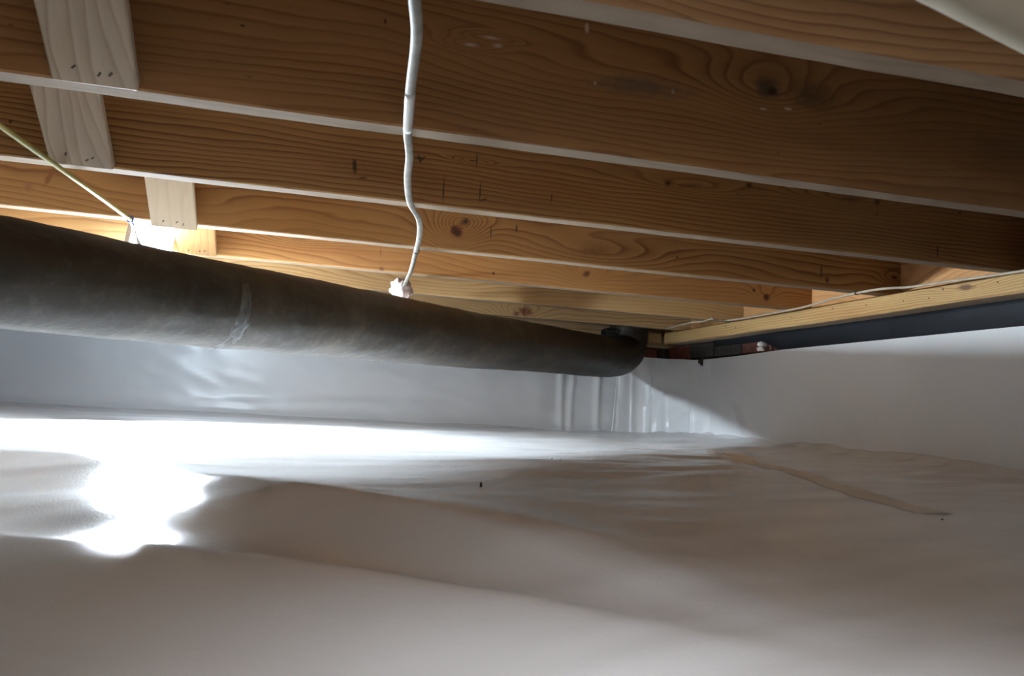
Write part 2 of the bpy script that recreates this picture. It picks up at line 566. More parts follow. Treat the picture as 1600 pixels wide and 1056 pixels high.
FX = spaced(-3.0, RX+0.012, 5, (-0.6, 1.55), 280)
FY = spaced(-1.62, BACK_Y+0.012, 5, (0.35, 1.6), 330)
b = MB()
nv = len(FY)
b.v = [(x, y, floor_z(x, y)) for x in FX for y in FY]
for i in range(len(FX)-1):
    for j in range(nv-1):
        b.f.append((i*nv+j, (i+1)*nv+j, (i+1)*nv+j+1, i*nv+j+1)); b.mi.append(0)
floor = b.build('floor', M['liner'], smooth=True, fixn=False)
tag(floor, 'white woven plastic ground sheet rumpled over uneven soil', kind='structure')


def strip_on_floor(path, width, lift, name, mat, parent):
    pts = smooth_path(path, 10)
    mb = MB(); vs = []
    for i, p in enumerate(pts):
        t = (pts[min(i+1, len(pts)-1)]-pts[max(i-1, 0)]); t.z = 0; t.normalize()
        n = Vector((-t.y, t.x, 0))
        wv = width*(1+0.12*fbm(i*0.3, 2.0))
        for k in (-1, -0.5, 0, 0.5, 1):
            q = p+n*(k*wv/2)
            vs.append((q.x, q.y, floor_z(q.x, q.y)+lift*(1 if abs(k) < 1 else 0.25)))
    fs = [(i*5+k, (i+1)*5+k, (i+1)*5+k+1, i*5+k+1) for i in range(len(pts)-1) for k in range(4)]
    mb.add(vs, fs)
    return mb.build(name, mat, parent, smooth=True, fixn=False)


def floor_hit(x, y):
    z = -0.09
    for _ in range(12):
        p = on_z(x, y, z+ZC)
        z = 0.5*z+0.5*(floor_z(p.x, p.y)-ZC)
        z = min(z, -0.02)
    return p


strip_on_floor([floor_hit(*q) for q in ((1120, 707), (1200, 728), (1300, 757), (1400, 786), (1465, 803))], 0.055, 0.0014, 'seam_tape', M['tape'], floor)

# ------------------------------------------------------------------ WALLS : masonry behind, liner sheet in front
def wall_structure(name, lo, hi, label):
    mb = MB(); mb.box(lo, hi, 0.0)
    c = Vector(((lo[0]+hi[0])/2, (lo[1]+hi[1])/2, lo[2]))
    return tag(mb.build(name, M['mortar'], origin=c), label, kind='structure')


WTOP = 0.300+ZC
wall_back = wall_structure('wall_back', (-3.1, BACK_Y+0.06, -0.1), (1.75, BACK_Y+0.20, WTOP), 'far foundation wall behind the duct, sheeted white')
wall_right = wall_structure('wall_right', (RX+0.05, -1.75, -0.1), (RX+0.19, BACK_Y+0.06, H-0.0005), 'right foundation wall sheeted white under the sill beam')
wall_left = wall_structure('wall_left', (-3.25, -1.75, -0.1), (-3.05, BACK_Y+0.2, H), 'left foundation wall outside the photo')
# rear wall, with an opening invented for the fill light
mb = MB()
mb.box((-3.1, -1.85, -0.1), (-0.35, -1.65, H)); mb.box((0.95, -1.85, -0.1), (1.6, -1.65, H)); mb.box((-0.35, -1.85, -0.1), (0.95, -1.65, 0.06))
wall_front = tag(mb.build('wall_front', M['wall_liner'], origin=(0, -1.75, -0.1)), 'near foundation wall behind the viewpoint with an opening added for fill light', kind='structure')
wall_left.data.materials[0] = M['wall_liner']

# bricks seen above the liner near the corner (one mesh shared per orientation)
def brick_mesh(along):
    mb = MB()
    h = (0.098, 0.030, 0.0285) if along == 'x' else (0.030, 0.098, 0.0285)
    mb.obox((0, 0, 0), (1, 0, 0), (0, 1, 0), (0, 0, 1), h, 0.003)
    o = mb.build('brick', M['brick'])
    me = o.data; bpy.data.objects.remove(o)
    return me


bx, by = brick_mesh('x'), brick_mesh('y')
M2 = [M['brick'], plain('brown_brick', (0.13, 0.05, 0.035), 0.9, var=0.25, scale=60, bump=0.6), plain('sooty_brick', (0.05, 0.042, 0.034), 0.9, var=0.25, scale=60, bump=0.6)]
for me_ in (bx, by):
    pass
variants = {}
for k, mt in enumerate(M2):
    for nm, me_ in (('x', bx), ('y', by)):
        c_ = me_.copy(); c_.materials.clear(); c_.materials.append(mt); variants[(nm, k)] = c_


def lay(me, loc, parent):
    o = bpy.data.objects.new('brick', me); COL.objects.link(o)
    o.parent = parent; o.location = Vector(loc)-parent.location


for ci, zc in enumerate((0.2715, 0.2045)):
    for k in range(5):
        lay(variants[('x', (k*2+ci) % 3)], (0.80+k*0.206+0.1*ci, BACK_Y+0.05, zc+ZC-0.003), wall_back)
    for k in range(6):
        lay(variants[('y', (0, 2, 2, 1, 0, 2)[k])], (RX+0.045, 3.24-k*0.206-0.1*ci, zc+ZC+0.003), wall_right)

# the corner of the liner in plan, following what hangs there: far wall, loose flap, two corner folds, right wall
def liner_wrinkle(X, Y, z, amp=1.0):
    return amp*(0.004*fbm(X*2.2+Y*1.1, z*3, 3.0, 3)+0.0025*fbm(X*7+Y*6, z*5+X, 6.0, 2))


def fold_profile(x, centre, w):
    return math.exp(-((x-centre)/w)**2)


def back_fn(u, v):
    X = -3.04+u*(1.30+3.04) if u < 0.35 else None
    uu = u
    X = -3.04+(1.335+3.04)*(uu**0.6)
    z0 = floor_z(min(X, RX), BACK_Y)-0.012
    top = 0.262+ZC
    z = z0+(top-z0)*v
    Y = BACK_Y-0.012
    Y += liner_wrinkle(X, 0, z)
    # pulled vertical folds towards the corner
    for c, w, a, lean in ((1.075, 0.012, 0.018, 0.02), (1.115, 0.010, 0.016, -0.03), (1.235, 0.014, 0.016, 0.0), (0.99, 0.05, 0.006, 0.05)):
        Y -= a*fold_profile(X+lean*(z-z0), c, w)*(0.5+0.5*v)
    # low diagonal rucks along the foot of the sheet
    Y -= 0.007*fold_profile(z, z0+0.055+0.02*math.sin(X*3), 0.012)*sstep(-0.6, -0.2, X)*(1-sstep(0.3, 0.6, X))
    Y -= 0.006*max(0, fbm(X*5, z*22+X*7, 2.0, 2))
    Y -= 0.03*math.exp(-(z-z0)/0.02)
    return (X, Y, z)


mb = MB(); mb.grid(back_fn, 320, 26)
mb.build('liner_sheet', M['wall_liner'], wall_back, smooth=True, fixn=False)

CORNER = [(1.310, 3.318), (1.335, 3.310), (1.40, 3.318), (1.450, 3.300), (1.468, 3.262), (1.488, 3.225), (1.515, 3.13), (1.534, 3.04), (1.5405, 2.97), (1.5405, 2.90)]
CTOP = [0.262, 0.262, 0.256, 0.252, 0.250, 0.246, 0.242, 0.236, 0.235, 0.236]
cpath = smooth_path([(x, y, t) for (x, y), t in zip(CORNER, CTOP)], 10)


def corner_fn(u, v):
    p = cpath[min(int(round(u*(len(cpath)-1))), len(cpath)-1)]
    X, Y = p.x, p.y
    z0 = floor_z(min(X, RX), min(Y, BACK_Y))-0.012
    z = z0+(p.z+ZC-z0)*v
    flare = (1-v)**2
    nx, ny = -0.75, -0.66
    w = liner_wrinkle(X*2, Y*2, z, 1.2)+0.028*flare
    # folds that run down the corner
    w += 0.015*max(0, math.sin(u*34+v*1.5))**8*(0.4+0.6*(1-v))
    w += 0.006*fbm(u*6+v*2.5, v*4-u*3, 5.0, 3)
    w += 0.010*fold_profile(v, 0.82-0.5*u, 0.06)*sstep(0.35, 0.5, u)*(1-sstep(0.6, 0.8, u))
    w *= 1-sstep(0.84, 0.99, u)
    return (X+nx*w+0.006*sstep(0.9, 1, u), Y+ny*w, z)


mb = MB(); mb.grid(corner_fn, len(cpath), 30)
tag(mb.build('liner_flap', M['wall_liner'], wall_back, smooth=True, fixn=False), 'loose white sheet flap folded round the inside corner')


def right_fn(u, v):
    Y = -1.65+(2.955+1.65)*(u**0.75)
    z0 = floor_z(RX, Y)-0.03
    top = LINER_TOP-0.009*sstep(2.3, 2.95, Y)
    z = z0+(top-z0)*v
    X = RX+0.004+0.6*liner_wrinkle(0, Y, z)
    X -= 0.010*math.exp(-v*9)
    # a diagonal crease by the corner and a soft vertical bulge
    X -= 0.012*fold_profile(Y-0.9*(z-z0), 2.62, 0.02)*sstep(0.02, 0.2, v)*(1-sstep(0.35, 0.5, v))
    X -= 0.006*fold_profile(Y, 2.45, 0.10)
    return (X, Y, z)


mb = MB(); mb.grid(right_fn, 240, 26)
mb.build('liner_sheet', M['wall_liner'], wall_right, smooth=True, fixn=False)

# ------------------------------------------------------------------ CEILING : subfloor over the joists
mb = MB(); mb.box((-3.1, -1.85, H+JH+0.0005), (1.75, BACK_Y+0.2, H+JH+0.022))
tag(mb.build('ceiling', M['subfloor'], origin=(-0.7, 0.8, H+JH)), 'plywood subfloor laid over the joists', kind='structure')

# ------------------------------------------------------------------ JOISTS
def board_x(mb, x0, x1, y0, y1, z0, z1, n, seed, bev=0.0025, amp=0.0010):
    """long board along X: chamfered section lofted with slight saw-mill wander, underside gets material 1"""
    sec = [(y0+bev, z0), (y1-bev, z0), (y1, z0+bev), (y1, z1-bev), (y1-bev, z1), (y0+bev, z1), (y0, z1-bev), (y0, z0+bev)]
    vs = []
    for i in range(n+1):
        x = x0+(x1-x0)*i/n
        dz = amp*1.6*fbm(x*1.7, seed*3.1, 0, 2); dy = amp*1.2*fbm(x*2.1, seed*5.7, 3, 2)
        for k, (y, z) in enumerate(sec):
            low = 1.0 if z < (z0+z1)/2 else 0.0
            vs.append((x, y+dy*low+0.0005*fbm(x*14, k*7.7, seed, 2)*low, z+(dz+0.0005*fbm(x*14, k*3.3, seed+4, 2))*low))
    fs, mi = [], []
    for i in range(n):
        for k in range(8):
            k2 = (k+1) % 8
            fs.append((i*8+k, i*8+k2, (i+1)*8+k2, (i+1)*8+k)); mi.append(1 if k == 0 else 0)
    fs.append(tuple(range(8))[::-1]); mi.append(0)
    fs.append(tuple(n*8+k for k in range(8))); mi.append(0)
    b0 = len(mb.v)
    mb.v += vs; mb.f += [tuple(i+b0 for i in f) for f in fs]; mb.mi += mi


JO = lambda k: Vector(((JX0+JX1)/2, JOIST_Y[k]+JT/2, H))
DK, RED, GRY, MLD, WHT, PEN = (0.05, 0.022, 0.012), (0.17, 0.055, 0.028), (0.12, 0.10, 0.08), (0.07, 0.058, 0.042), (0.55, 0.47, 0.38), (0.06, 0.04, 0.025)


def spot(k, x, y, rx, ry, ang, col, hard=0.6):
    """a knot or mark, placed where it sits on the near face of joist k"""
    p = on_y(x, y, JOIST_Y[k])-JO(k)
    s = JOIST_Y[k]/1.0/FPX*1.03
    return (p.x, p.z, rx*s, ry*s*1.06, ang, col, hard)


SPOTS = {
    1: [spot(1, 1200, 138, 30, 24, 0.2, MLD, 0.4), spot(1, 1206, 143, 12, 10, 0, DK, 0.4), spot(1, 1232, 170, 10, 3, 0, WHT, 0.4), spot(1, 1192, 170, 9, 3, 0, WHT, 0.4),
        spot(1, 737, 70, 16, 3.5, 0.05, WHT, 0.25), spot(1, 768, 59, 18, 3, 0.0, WHT, 0.25), spot(1, 778, 72, 10, 5, 0.1, WHT, 0.2), spot(1, 917, 44, 4.5, 10, 0.1, (0.62, 0.45, 0.38), 0.5),
        spot(1, 930, 130, 4, 4, 0, WHT, 0.4), spot(1, 1051, 143, 4, 6, 0, WHT, 0.3), spot(1, 602, 34, 3, 6, 0, DK, 0.4),
        spot(1, 1000, 135, 110, 22, 0.06, (0.13, 0.10, 0.075), 0.0), spot(1, 1270, 150, 60, 30, 0.0, (0.11, 0.07, 0.035), 0.1), spot(1, 379, 40, 5, 2.5, 0, DK, 0.4)],
    2: [spot(2, 554, 260, 4.5, 12, 0.1, DK, 0.6), spot(2, 567, 278, 9, 2, 0.1, DK, 0.3), spot(2, 656, 247, 9, 2, 0.2, PEN, 0.5), spot(2, 655, 247, 2, 9, 0.3, PEN, 0.5), spot(2, 661, 248, 8, 1.8, 0.9, PEN, 0.5),
        spot(2, 693, 295, 1.6, 24, 0, PEN, 0.6), spot(2, 750, 300, 1.6, 16, 0, PEN, 0.6), spot(2, 745, 250, 1.5, 14, 0, PEN, 0.5), spot(2, 740, 251, 11, 1.5, 0.1, PEN, 0.5), spot(2, 756, 312, 8, 2, 0.4, PEN, 0.4),
        spot(2, 1044, 286, 9, 5, 0.1, DK, 0.3), spot(2, 1080, 290, 34, 5, 0.08, (0.12, 0.05, 0.02), 0.0), spot(2, 1170, 289, 8, 6, 0, DK, 0.3), spot(2, 1371, 317, 8, 7, 0, DK, 0.4), spot(2, 1328, 311, 38, 5, 0.1, (0.12, 0.04, 0.02), 0.0),
        spot(2, 1370, 334, 5, 4, 0.4, (0.14, 0.05, 0.02), 0.2), spot(2, 1500, 332, 4, 4, 0, DK, 0.5), spot(2, 1465, 393, 2.5, 14, 0, DK, 0.5), spot(2, 862, 308, 2, 9, 0, PEN, 0.4),
        spot(2, 16, 190, 3, 4, 0, DK, 0.4)],
    3: [spot(3, 714, 360, 15, 10, 0.9, RED, 0.5), spot(3, 712, 362, 9, 11, 0.8, DK, 0.5), spot(3, 728, 346, 9, 7, 0.6, DK, 0.3), spot(3, 78, 274, 4.5, 16, -0.35, (0.20, 0.085, 0.03), 0.6),
        spot(3, 45, 292, 8, 8, 0, (0.24, 0.11, 0.06), 0.1), spot(3, 767, 362, 1.5, 12, 0, PEN, 0.5), spot(3, 807, 357, 2, 8, 0, PEN, 0.5), spot(3, 928, 393, 40, 10, 0.08, (0.19, 0.09, 0.03), 0.0),
        spot(3, 1283, 425, 2.5, 16, 0, PEN, 0.3), spot(3, 1292, 438, 5, 7, 0, PEN, 0.3), spot(3, 1397, 434, 9, 4, 0, DK, 0.2), spot(3, 1058, 402, 3, 3, 0, DK, 0.5)],
    4: [spot(4, 917, 428, 9, 5, 0.3, (0.11, 0.035, 0.02), 0.5), spot(4, 1197, 464, 8, 7, 0.2, DK, 0.5), spot(4, 1178, 453, 4, 4, 0, DK, 0.3), spot(4, 595, 393, 2, 10, 0, (0.2, 0.1, 0.04), 0.2),
        spot(4, 596, 420, 5, 4, 0, (0.14, 0.06, 0.03), 0.2), spot(4, 771, 427, 3, 3, 0, DK, 0.3), spot(4, 470, 372, 16, 5, 0.05, (0.2, 0.1, 0.04), 0.2)],
    5: [spot(5, 886, 481, 2.5, 2.5, 0, DK, 0.4)],
    6: [spot(6, 821, 486, 15, 7.5, 0.0, RED, 0.6), spot(6, 819, 485, 1.6, 10, 0, DK, 0.5), spot(6, 806, 490, 8, 5, 0, (0.13, 0.05, 0.03), 0.3)],
}
JL = {
    -2: 'rough-sawn floor joist overhead behind the viewpoint, second one back',
    -1: 'rough-sawn floor joist directly overhead, just behind the viewpoint',
    0: 'nearest floor joist, broad pale blurred underside crossing the upper right corner',
    1: 'tall stained and shade-darkened joist with mouldy knot and white smears, second nearest joist',
    2: 'third nearest brown joist, pencil marks by the white cable and a black slit knot',
    3: 'fourth nearest joist, charred-looking knot just right of the hanging white cable',
    4: 'fifth nearest joist, bright orange beside the glowing lamp, small dark knots',
    5: 'sixth nearest joist, thin honey-coloured strip just above the pink foam plug',
    6: 'farthest joist above the duct elbow, with a red-brown split knot',
}
JC = {-2: (ORANGE, DARKW), -1: (ORANGE, DARKW), 0: ((0.37, 0.22, 0.105), (0.13, 0.058, 0.022)), 1: ((0.45, 0.245, 0.10), (0.15, 0.058, 0.019)), 2: ((0.46, 0.265, 0.10), (0.125, 0.05, 0.016)),
      3: ((0.45, 0.255, 0.095), (0.15, 0.06, 0.019)), 4: ((0.46, 0.25, 0.088), (0.22, 0.09, 0.027)), 5: ((0.56, 0.36, 0.16), (0.29, 0.145, 0.05)), 6: ((0.52, 0.34, 0.16), (0.25, 0.125, 0.045))}
for k in JOIST_Y:
    st = None
    if k == 1: st = (0.4-JO(1).x, 1.3-JO(1).x, 0.85)
    if k == 2: st = (0.7-JO(2).x, 1.6-JO(2).x, 0.55)
    if k == 0: st = (0.5-JO(0).x, 1.2-JO(0).x, 0.4)
    mt = wood('joist_wood_%d' % (k+3), *JC[k], seed=k*1.7+5, rings=(70 if k != 2 else 95), dist=1.1 if k != 2 else 0.9, contrast=1.0 if k < 2 else 1.25, spots=SPOTS.get(k, ()), stain=0.35 if k < 3 else 0.2, stain_shade_at=st,
              dots=0.5 if k < 3 else 0.2)
    mb = MB()
    board_x(mb, JX0, JX1, JOIST_Y[k], JOIST_Y[k]+JT, H, H+JH, 90, k+11)
    tag(mb.build('floor_joist', [mt, M['under']], origin=JO(k)), JL[k], 'joist', 'floor joists overhead')

# rim boards closing the joist ends
def board_y(mb, x0, x1, y0, y1, z0, z1, n, seed, bev=0.003, amp=0.0012):
    t = MB(); board_x(t, y0, y1, x0, x1, z0, z1, n, seed, bev, amp)
    b0 = len(mb.v)
    mb.v += [(v[1], v[0], v[2]) for v in t.v]; mb.f += [tuple(i+b0 for i in f) for f in t.f]; mb.mi += t.mi


mb = MB(); board_y(mb, JX1+0.0015, JX1+0.0395, -1.65, BACK_Y+0.10, H+0.0005, H+JH, 60, 3)
tag(mb.build('rim_board', [M['rim'], M['rim']], origin=(JX1+0.02, 0.85, H)), 'orange rim board closing the joist ends above the sill beam', 'rim board')
mb = MB(); board_x(mb, JX0, JX1, BACK_Y+0.03, BACK_Y+0.068, H+0.0005, H+JH, 60, 21)
M['backrim'] = wood('far_rim_wood', (0.52, 0.36, 0.20), (0.33, 0.19, 0.08), seed=15)
tag(mb.build('rim_board', [M['backrim'], M['backrim']], origin=(-0.7, BACK_Y+0.05, H)), 'light brown rim board over the far wall behind the duct', 'rim board')
mb = MB(); board_x(mb, JX0, 1.74, BACK_Y+0.01, BACK_Y+0.12, WTOP+0.001, H-0.0005, 60, 23)
tag(mb.build('sill_plate', [M['backrim'], M['backrim']], origin=(-0.7, BACK_Y+0.06, WTOP)), 'flat sill plate on the far wall, behind the duct', 'sill plate')

# ------------------------------------------------------------------ SILL BEAM on the right wall
BX0, BX1, BZ0 = 1.4905, 1.566, 0.3094+ZC
def bspot(x, y, rx, ry, ang, col, hard=0.5):
    p = on_x(x, y, BX0); o = Vector((BX0+0.037, 1.0, BZ0)); q = p-o
    s = p.y/FPX
    return (q.y, q.z, rx*s*3.0, ry*s, ang, col, hard)


beam_mat = wood('yellow_sill_beam_wood', (0.52, 0.355, 0.15), (0.24, 0.12, 0.04), seed=31, along=1, rings=120, dist=0.55, stain=0.25, dots=0.0, contrast=1.6,
                spots=[bspot(1508, 449, 9, 7, 0, (0.09, 0.05, 0.03), 0.5), bspot(1394, 460, 5, 5, 0, (0.38, 0.2, 0.07), 0.1)])
beam_under = wood('grey_beam_underside', (0.42, 0.33, 0.23), (0.24, 0.17, 0.11), seed=33, along=1, rings=90, pale=0.25, stain=0.3)
mb = MB(); board_y(mb, BX0, BX1, -1.65, 3.245, BZ0, H-0.001, 90, 5, 0.004, 0.0022)
beam = tag(mb.build('sill_beam', [beam_mat, beam_under], origin=(BX0+0.037, 1.0, BZ0)), 'long yellow pine sill beam on the right wall, knotty and nailed', 'sill beam')
def disc_on_x(center, r, depth=0.0025, seg=8):
    mb = MB(); c = Vector(center)
    vs = [c+Vector((-depth, 0, 0))]+[c+Vector((-depth*0.5, math.cos(2*math.pi*k/seg)*r, math.sin(2*math.pi*k/seg)*r)) for k in range(seg)]+[c+Vector((depth, math.cos(2*math.pi*k/seg)*r, math.sin(2*math.pi*k/seg)*r)) for k in range(seg)]
    fs = [(0, 1+(k+1) % seg, 1+k) for k in range(seg)]+[(1+k, 1+(k+1) % seg, 1+seg+(k+1) % seg, 1+seg+k) for k in range(seg)]
    mb.add(vs, fs); return mb


for (x, y) in ((1238, 496), (1282, 492), (1302, 482), (1354, 477), (1412, 470), (1452, 466), (1474, 452), (1560, 441), (1150, 512), (1134, 510)):
    p = on_x(x, y, BX0+0.001)
    disc_on_x(p, 0.0027).build('nail_head', M['nail'], beam, origin=p)

# short block end at the far end of the beam
mb = MB(); mb.box((1.425, 3.262, BZ0+0.004), (1.486, 3.33, H-0.002), 0.003)
tag(mb.build('wood_block', beam_mat, origin=(1.455, 3.30, BZ0)), 'short stub of timber beyond the far end of the sill beam', 'wood block')

# ------------------------------------------------------------------ BLACK MEMBRANE below the beam
def mem_fn(u, v):
    Y = -1.6+(2.93+1.6)*u
    top = BZ0-0.0015
    bot = LINER_TOP-0.015+0.052*sstep(2.40, 2.60, Y)
    z = bot+(top-bot)*v
    X = BX1-0.012+0.010*(1-v)*0.0+0.003*fbm(Y*6, v*2, 3, 2)+0.004*math.sin(v*3.1)*fbm(Y*3, 5, 1, 2)
    return (X, Y, z)


mb = MB(); mb.grid(mem_fn, 160, 8)
me_o = mb.build('black_membrane', M['black'], origin=(BX1, 0.7, LINER_TOP), smooth=True, fixn=False)
sm = me_o.modifiers.new('thickness', 'SOLIDIFY'); sm.thickness = 0.0015
tag(me_o, 'black plastic membrane strip tucked between sill beam and white liner', 'membrane')

# fixings by the corner
p = on_x(1097, 565, RX-0.004)
mb = MB(); mb.tube([p+Vector((0.012, 0, 0)), p+Vector((-0.010, 0, 0)), p+Vector((-0.0105, 0, 0)), p+Vector((-0.014, 0, 0))], [0.005, 0.005, 0.010, 0.008], 10, up=(0, 0, 1))
mb.box(p+Vector((-0.006, -0.006, -0.016)), p+Vector((0.004, 0.006, 0.018)), 0.002)
tag(mb.build('liner_pin', M['nail'], origin=p, smooth=False), 'small black pin holding the liner edge in the corner', 'fastener')
p = on_x(1189, 541, BX1-0.035)
fx = empty('hose_clip', p)
tag(fx, 'small white and brown clip below the sill beam near the corner', 'clip')
mb = MB()
mb.tube([p+Vector((0.02, 0, 0.006)), p+Vector((0.0, 0, 0.007)), p+Vector((-0.008, 0, 0.006)), p+Vector((-0.013, 0, 0.004))], [0.008, 0.010, 0.008, 0.003], 12)
mb.build('white_cap', M['white_plastic'], fx, origin=p, smooth=True)
mb = MB(); mb.tube([p+Vector((0.0, 0.016, -0.012)), p+Vector((-0.004, 0.006, -0.009)), p+Vector((-0.004, -0.006, -0.009)), p+Vector((0.0, -0.018, -0.013))], [0.005, 0.008, 0.008, 0.005], 10)
mb.build('saddle', M['foam'], fx, origin=p, smooth=True)
mb = MB(); mb.tube([p+Vector((0.022, 0, 0.003)), p+Vector((-0.002, 0, -0.001))], 0.0042, 8)
mb.build('shank', M['nail'], fx, origin=p)

# ------------------------------------------------------------------ BRIDGING between joists: flat boards from joist top down to the next joist's foot
def bridging(xl, xr, k, label, mat, zb=0.0):
    """board from the top of joist k-1 down to the foot of joist k's near face"""
    y1, z1 = JOIST_Y[k]-0.007, H-0.003+zb+0.004
    y0, z0 = JOIST_Y[k-1]+JT+0.012, H+JH-0.03
    d = Vector((0, y0-y1, z0-z1)); L = d.length; d.normalize()
    xv = Vector((1, 0, 0)); n = xv.cross(d).normalized()
    c = Vector(((xl+xr)/2, (y0+y1)/2, (z0+z1)/2))
    t = MB(); t.obox((0, 0, 0), (1, 0, 0), (0, 1, 0), (0, 0, 1), (L/2, (xr-xl)/2, 0.0085), 0.002)
    o = t.build('bridging_board', mat)
    o.matrix_world = Matrix(((d.x, xv.x, n.x, c.x), (d.y, xv.y, n.y, c.y), (d.z, xv.z, n.z, c.z), (0, 0, 0, 1)))
    tag(o, label, 'bridging board', 'bridging boards between the joists')
    rn = random.Random(k)
    for dx in (-0.020, 0.006+0.004*rn.random(), 0.019):
        q = Vector((-L/2+0.016+0.010*rn.random(), dx, -0.0083 if n.z > 0 else 0.0083))
        nn = MB(); aa = rn.uniform(0.2, 0.9)
        nn.obox(q, (math.cos(aa), math.sin(aa), 0), (-math.sin(aa), math.cos(aa), 0), (0, 0, 1), (0.0034, 0.0012, 0.0008))
        no = nn.build('nail_head', M['nail']); no.parent = o
    return o


bridging(-0.302, -0.209, 1, 'weathered grey bridging board, topmost in the photo, its knotted foot on the dark joist', M['bridging'])
bridging(-0.409, -0.315, 2, 'pale grey bridging board just under the topmost one, yellow cord passing its foot', M['bridging'])
M['bridging2'] = wood('clean_bridging_wood', (0.68, 0.56, 0.40), (0.46, 0.34, 0.20), seed=14, rings=60, dist=0.8, pale=0.3, contrast=0.5)
bridging(-0.322, -0.231, 3, 'clean cream-coloured bridging board just above the glowing lamp', M['bridging2'], zb=-0.010)
M['bridging3'] = wood('shaded_bridging_wood', (0.42, 0.26, 0.11), (0.28, 0.14, 0.05), seed=17, rings=60)  # shade painted in as a darker wood colour
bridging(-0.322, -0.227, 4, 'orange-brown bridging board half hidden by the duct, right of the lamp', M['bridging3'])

# ------------------------------------------------------------------ DUCT
DUCT_R = 0.080
dp = [(-1.55, 0.065, 0.1075), (-0.4203, 1.3183, 0.1536), (0.0367, 1.8256, 0.1710), (0.506, 2.3467, 0.1915), (0.968, 2.859, 0.2168), (1.14, 3.045, 0.2250),
      (1.245, 3.155, 0.236), (1.305, 3.222, 0.265), (1.325, 3.243, 0.315), (1.327, 3.245, 0.40)]
dp = [Vector((a, b_, c+ZC)) for a, b_, c in dp]
path = smooth_path(dp, 44)
duct = empty('insulated_duct', dp[4])
tag(duct, 'long dark insulated round duct slung under the joists to the far corner', 'duct')


def duct_tube(pts, rfun, seg=64, cap=False):
    mb = MB(); vs = []
    n = len(pts)
    up = Vector((0, 0, 1)); prev = None
    acc = 0.0
    for i, p in enumerate(pts):
        t = (pts[min(i+1, n-1)]-pts[max(i-1, 0)]).normalized()
        if prev is None: side = t.cross(up).normalized()
        else: side = (prev-t*prev.dot(t)).normalized()
        prev = side; uu = side.cross(t)
        if i: acc += (p-pts[i-1]).length
        for k in range(seg):
            a = 2*math.pi*k/seg
            r = rfun(acc, a, p)
            vs.append(p+side*math.cos(a)*r+uu*math.sin(a)*r)
    fs = [(i*seg+k, i*seg+(k+1) % seg, (i+1)*seg+(k+1) % seg, (i+1)*seg+k) for i in range(n-1) for k in range(seg)]
    mb.add(vs, fs); return mb


def jacket_r(s, a, p):
    r = DUCT_R
    r += 0.0020*fbm(s*3.2, math.cos(a)*1.3, math.sin(a)*1.3, 3)
    r += 0.0012*fbm(s*16, math.cos(a)*2.2+s*4, math.sin(a)*2.2, 2)
    low = max(0, -math.sin(a))
    r += 0.0016*low*fbm(s*9, a*2, 3, 2)
    # sag pockets of the jacket between supports
    r += 0.0015*low*math.sin(s*7.0)
    return r


duct_tube(path, jacket_r).build('jacket', M['jacket'], duct, smooth=True)
# gathered joint in the jacket
seg_c = on_z(336, 468, 0.17+ZC)
ji = min(range(len(path)), key=lambda i: abs((on_y(336, 468, path[i].y)-path[i]).length))


def joint_r(s, a, p):
    w = (s-0.022)/0.020
    return DUCT_R+0.0028*math.exp(-w*w*1.3)+0.0022*math.sin(a*17+s*130)*math.exp(-w*w)+0.0018*fbm(s*60, a*5, 2, 2)+0.0006-0.004*min(1, abs(w))**6


L0 = path[ji]; tdir = (path[ji+1]-path[ji-1]).normalized()
sd_ = tdir.cross(Vector((0, 0, 1))).normalized(); ud_ = sd_.cross(tdir)


def wrap_fn(u, v):
    a = -2.3+2.75*v
    edge = 0.006*fbm(v*7, 3+math.copysign(2, u-0.5), 1, 2)
    taper = 0.35+0.65*math.sin(math.pi*min(1, max(0, v*0.9+0.1)))
    q = (u-0.5)*(0.040+edge)*taper+0.012*(v-0.5)+0.004*math.sin(v*5)
    r = DUCT_R+0.0026+0.0016*math.sin(u*9+v*14)*math.sin(math.pi*u)+0.0016*fbm(u*5, v*16, 2, 2)-0.0025*abs(2*u-1)**3
    return L0+tdir*q+sd_*math.cos(a)*r+ud_*math.sin(a)*r


M['wrap'] = plain('greyish_joint_wrap', (0.05, 0.046, 0.038), 0.38, var=0.4, scale=45, bump=0.5, bdist=0.005)
mb = MB(); mb.grid(wrap_fn, 16, 60)
tag(mb.build('joint_wrap', M['wrap'], duct, origin=L0, smooth=True, fixn=False), 'crinkled wrap gathered round the duct joint')
# puckered black sleeve where the duct turns up between the joists
ps = [Vector(q) for q in ((1.20, 3.205, 0.322+ZC), (1.25, 3.212, 0.332+ZC), (1.30, 3.222, 0.338+ZC), (1.352, 3.232, 0.334+ZC), (1.39, 3.240, 0.322+ZC))]
M['sleeve'] = plain('dark_green_black_sleeve', (0.035, 0.036, 0.03), 0.35, var=0.4, scale=40, bump=0.6, bdist=0.006)


def sleeve_r(s, a, p):
    return 0.024+0.006*fbm(s*26, math.cos(a)*2, math.sin(a)*2+3, 3)+0.004*math.sin(a*7+s*60)*0.6


mbs = duct_tube(smooth_path(ps, 10), sleeve_r, 28)
mbs.build('sleeve', M['sleeve'], duct, origin=ps[2], smooth=True)
